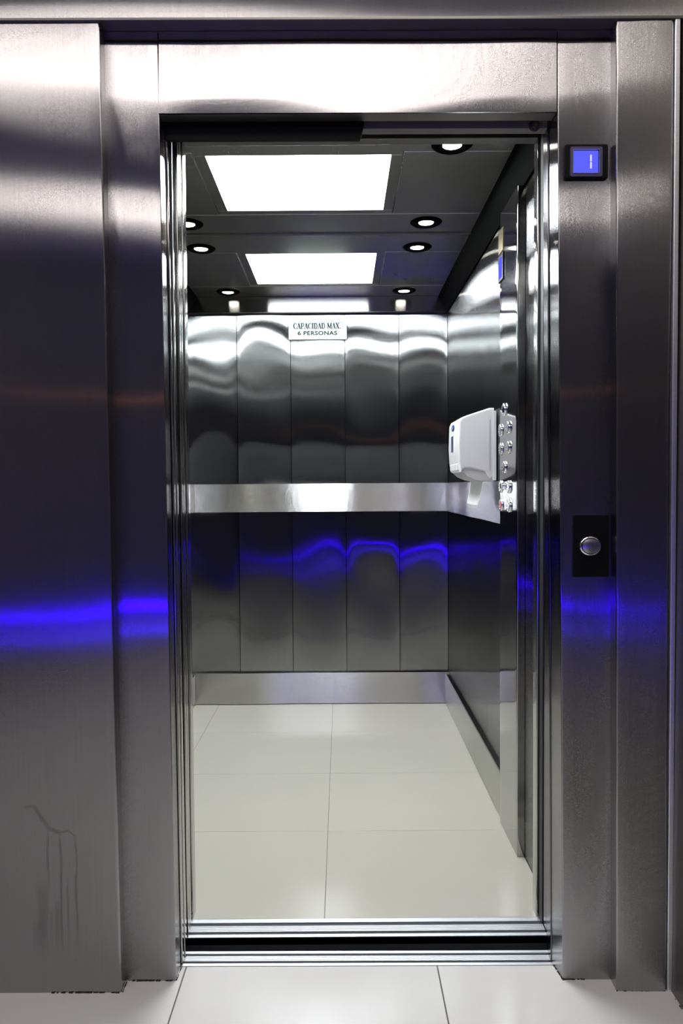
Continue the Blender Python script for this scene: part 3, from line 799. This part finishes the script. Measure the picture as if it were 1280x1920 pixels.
# capacity sign
sa, sb = cabm(543, 601, Y_BACK-0.012), cabm(652, 636, Y_BACK-0.012)
sgx, sgz, sw, shh = (sa.x+sb.x)/2, (sa.z+sb.z)/2, sb.x-sa.x, sa.z-sb.z
sg = tag(empty('capacity_sign', (sgx, Y_BACK-0.01, sgz-shh/2)), 'white sticker reading CAPACIDAD MAX. 6 PERSONAS at the top of the back wall', 'sign')
Ys = Y_BACK-0.011
plate('sign_plate', sgx, sgz, sw, shh, 0.002, Ys, Y_BACK-0.0005, m_signw, sg, None, 0.0003)
def quadbm(bm, p, q, w, y):
    d = Vector((q[0]-p[0], q[1]-p[1])); L = d.length
    if L < 1e-6: return
    d /= L; n = Vector((-d.y, d.x))*w/2; e = d*w*0.0
    pts = [(p[0]-e.x+n.x, p[1]-e.y+n.y), (q[0]+e.x+n.x, q[1]+e.y+n.y), (q[0]+e.x-n.x, q[1]+e.y-n.y), (p[0]-e.x-n.x, p[1]-e.y-n.y)]
    bm.faces.new([bm.verts.new((a, y, b)) for a, b in pts])
bm = bmesh.new()
ix0, ix1, iz0, iz1, nc = sgx-sw*.435, sgx+sw*.435, sgz-shh*.40, sgz+shh*.40, 0.009
P = [(ix0+nc, iz1), (ix1-nc, iz1), (ix1-nc*.9, iz1-nc*.5), (ix1, iz1-nc), (ix1, iz0+nc), (ix1-nc*.5, iz0+nc*.6), (ix1-nc, iz0), (ix0+nc, iz0), (ix0+nc*.6, iz0+nc*.5), (ix0, iz0+nc), (ix0, iz1-nc), (ix0+nc*.5, iz1-nc*.6)]
for k in range(len(P)): quadbm(bm, P[k], P[(k+1) % len(P)], 0.0012, Ys-0.0004)
frombm('sign_border', bm, plain('sign_line', (0.13, 0.17, 0.14), 0.9, 0, 0.0), sg)
ARC = lambda cx_, cz_, rx, rz, a0, a1, n=9: [(cx_+rx*math.cos(math.radians(a0+(a1-a0)*k/n)), cz_+rz*math.sin(math.radians(a0+(a1-a0)*k/n))) for k in range(n+1)]
# condensed slab serif capitals: (width, [(polyline, weight)], [serif centres])
T, t_ = .17, .06
G = {
 'C': (.62, [(ARC(.34, .5, .27, .47, 55, 180, 8), 'c'), (ARC(.34, .5, .27, .47, 180, 305, 8), 'c'), ([(.55, .95), (.55, .68)], t_), ([(.55, .05), (.55, .30)], t_)], []),
 'A': (.66, [([(.10, 0), (.33, .98)], t_*1.2), ([(.33, .98), (.56, 0)], T), ([(.18, .33), (.47, .33)], t_)], [(.10, 0), (.56, 0)]),
 'P': (.62, [([(.17, 0), (.17, 1)], T), ([(.17, .97), (.38, .97)], t_), (ARC(.38, .73, .17, .24, 90, -90, 7), T*.7), ([(.17, .49), (.38, .49)], t_)], [(.17, 0), (.13, 1)]),
 'I': (.36, [([(.18, 0), (.18, 1)], T)], [(.18, 0), (.18, 1)]),
 'D': (.66, [([(.17, 0), (.17, 1)], T), ([(.17, .97), (.34, .97)], t_), (ARC(.34, .5, .24, .47, 90, -90, 10), T*.75), ([(.17, .03), (.34, .03)], t_)], [(.13, 0), (.13, 1)]),
 'M': (.84, [([(.14, 0), (.14, 1)], t_*1.3), ([(.14, 1), (.42, .12)], T), ([(.42, .12), (.70, 1)], t_*1.2), ([(.70, 0), (.70, 1)], T)], [(.14, 0), (.12, 1), (.70, 0), (.72, 1)]),
 'X': (.66, [([(.12, 1), (.54, 0)], T), ([(.54, 1), (.12, 0)], t_*1.2)], [(.12, 0), (.54, 0), (.12, 1), (.54, 1)]),
 '.': (.34, [([(.17, 0), (.17, .13)], .2)], []), ' ': (.34, [], [])}
text = 'CAPACIDAD MAX.'
tw = sum(G[c][0] for c in text)
x0t, x1t = cabm(552, 610, Ys).x, cabm(642, 610, Ys).x
zt_, zb_ = cabm(600, 605.6, Ys).z, cabm(600, 616.2, Ys).z
kx, kz = (x1t-x0t)/tw, zt_-zb_
bm = bmesh.new(); cur = x0t
for ch in text:
    w, strokes, ser = G[ch]
    for pl, wt_ in strokes:
        for k in range(len(pl)-1):
            if wt_ == 'c':
                mid = abs((pl[k][0]+pl[k+1][0])/2-.34)/.27; ww = t_ + (T-t_)*mid*(1 if pl[k][0] < .34 else .3)
            else: ww = wt_
            # weights are measured across, in letter width units
            quadbm(bm, (cur+pl[k][0]*kx, zb_+pl[k][1]*kz), (cur+pl[k+1][0]*kx, zb_+pl[k+1][1]*kz), ww*kx*1.15, Ys-0.0004)
    for sx_, sz_ in ser:
        zz = zb_ + (sz_*kz*0.94 + 0.03*kz)
        quadbm(bm, (cur+(sx_-.15)*kx, zz), (cur+(sx_+.15)*kx, zz), 0.07*kz, Ys-0.0004)
    cur += w*kx
frombm('sign_lettering', bm, m_ink, sg)
fc = bpy.data.curves.new('txt', 'FONT'); fc.body = '6 PERSONAS'; fc.size = 1; fc.offset = 0.032; fc.space_character = 1.08; fc.resolution_u = 3
fo = bpy.data.objects.new('txt', fc); COL.objects.link(fo)
me = bpy.data.meshes.new_from_object(fo.evaluated_get(bpy.context.evaluated_depsgraph_get()))
bpy.data.objects.remove(fo)
co = [v.co.copy() for v in me.vertices]; mnx, mxx = min(c.x for c in co), max(c.x for c in co); mny, mxy = min(c.y for c in co), max(c.y for c in co)
x0t, x1t = cabm(560, 624, Ys).x, cabm(634, 624, Ys).x; zt_, zb_ = cabm(600, 620.2, Ys).z, cabm(600, 628.2, Ys).z
link('sign_lettering', [(x0t+(c.x-mnx)/(mxx-mnx)*(x1t-x0t), Ys-0.0004, zb_+(c.y-mny)/(mxy-mny)*(zt_-zb_)) for c in co], [list(p.vertices) for p in me.polygons], m_ink, sg)
cabspace(False)

# ================================================================== THINGS ON THE DOOR FRAME
def px_box(x0, y0, x1, y1, Y):
    a, b = meas(x0, y0, Y), meas(x1, y1, Y); return (a.x+b.x)/2, (a.z+b.z)/2, b.x-a.x, a.z-b.z
YJ = Y_JAMB
ind = tag(empty('floor_indicator', (meas(1098, 336, YJ).x, YJ, meas(1098, 336, YJ).z)), 'square floor indicator with glowing blue screen showing 1 in a black bezel', 'floor indicator')
a = px_box(1058, 270.5, 1139, 335.5, YJ-0.006); plate('bezel', *a[:2], a[2], a[3], 0.005, YJ-0.008, YJ+0.003, m_blackm, ind, None, 0.002)
a = px_box(1068.5, 275.5, 1128.5, 331, YJ-0.010); plate('screen_frame', *a[:2], a[2], a[3], 0.004, YJ-0.012, YJ-0.006, m_bluefr, ind, (a[2]*.80, a[3]*.80, 0.0012))
b = px_box(1075, 281.5, 1122, 324, YJ-0.011)
fr2 = plate('screen_rim', *b[:2], b[2]+0.003, b[3]+0.003, 0.0012, YJ-0.0135, YJ-0.0085, m_chrome, ind, (b[2]+0.0012, b[3]+0.0012, 0.001))
scr = plate('screen', *b[:2], b[2]-0.001, b[3]-0.001, 0.0008, YJ-0.0095, YJ-0.007, m_screen, ind, None, 0.0002)
for (y0, y1) in ((290, 302.5), (303.8, 316)):
    c = px_box(1106, y0, 1109, y1, YJ-0.0097); plate('digit_segment', *c[:2], c[2], c[3], 0.0012, YJ-0.0101, YJ-0.0094, m_digit, scr, None, 0.0002)
cb_ = tag(empty('call_button', (meas(1107, 1081, YJ).x, YJ, meas(1107, 1081, YJ).z)), 'black upright call plate with one round steel push button on the right door frame', 'call button')
a = px_box(1075.5, 966, 1141, 1081.5, YJ-0.004); plate('button_plate', *a[:2], a[2], a[3], 0.001, YJ-0.005, YJ+0.003, m_blackm, cb_, None, 0.0008)
c = meas(1107, 1024, YJ-0.012)
rg = autosmooth(lathe('button_ring', [(0.0225, 0), (0.0225, 0.004), (0.0205, 0.0078), (0.0185, 0.008), (0.0175, 0.006)], (c.x, YJ-0.005, c.z), (0, -1, 0), m_chrome, cb_, 48, 1.13, False), 60)
pb = autosmooth(lathe('push_button', [(0.0172, 0), (0.0172, 0.0065), (0.0165, 0.0072)], (c.x, YJ-0.005, c.z), (0, -1, 0), steel('spun_steel', (0.42, 0.42, 0.50), 0.3, 0.0, 'v', 0.4), cb_, 48, 1.1), 50)
bm = bmesh.new()
for k in range(3):
    addbox(bm, c.x-0.003+k*0.0035, c.x-0.001+k*0.0035, YJ-0.0126, YJ-0.0121, c.z+0.0075-k*0.0008, c.z+0.0088-k*0.0008)
frombm('embossed_dots', bm, m_chrome, pb)

fix_empties()
for o in bpy.data.objects:
    if o.type == 'EMPTY' and o.parent: pass
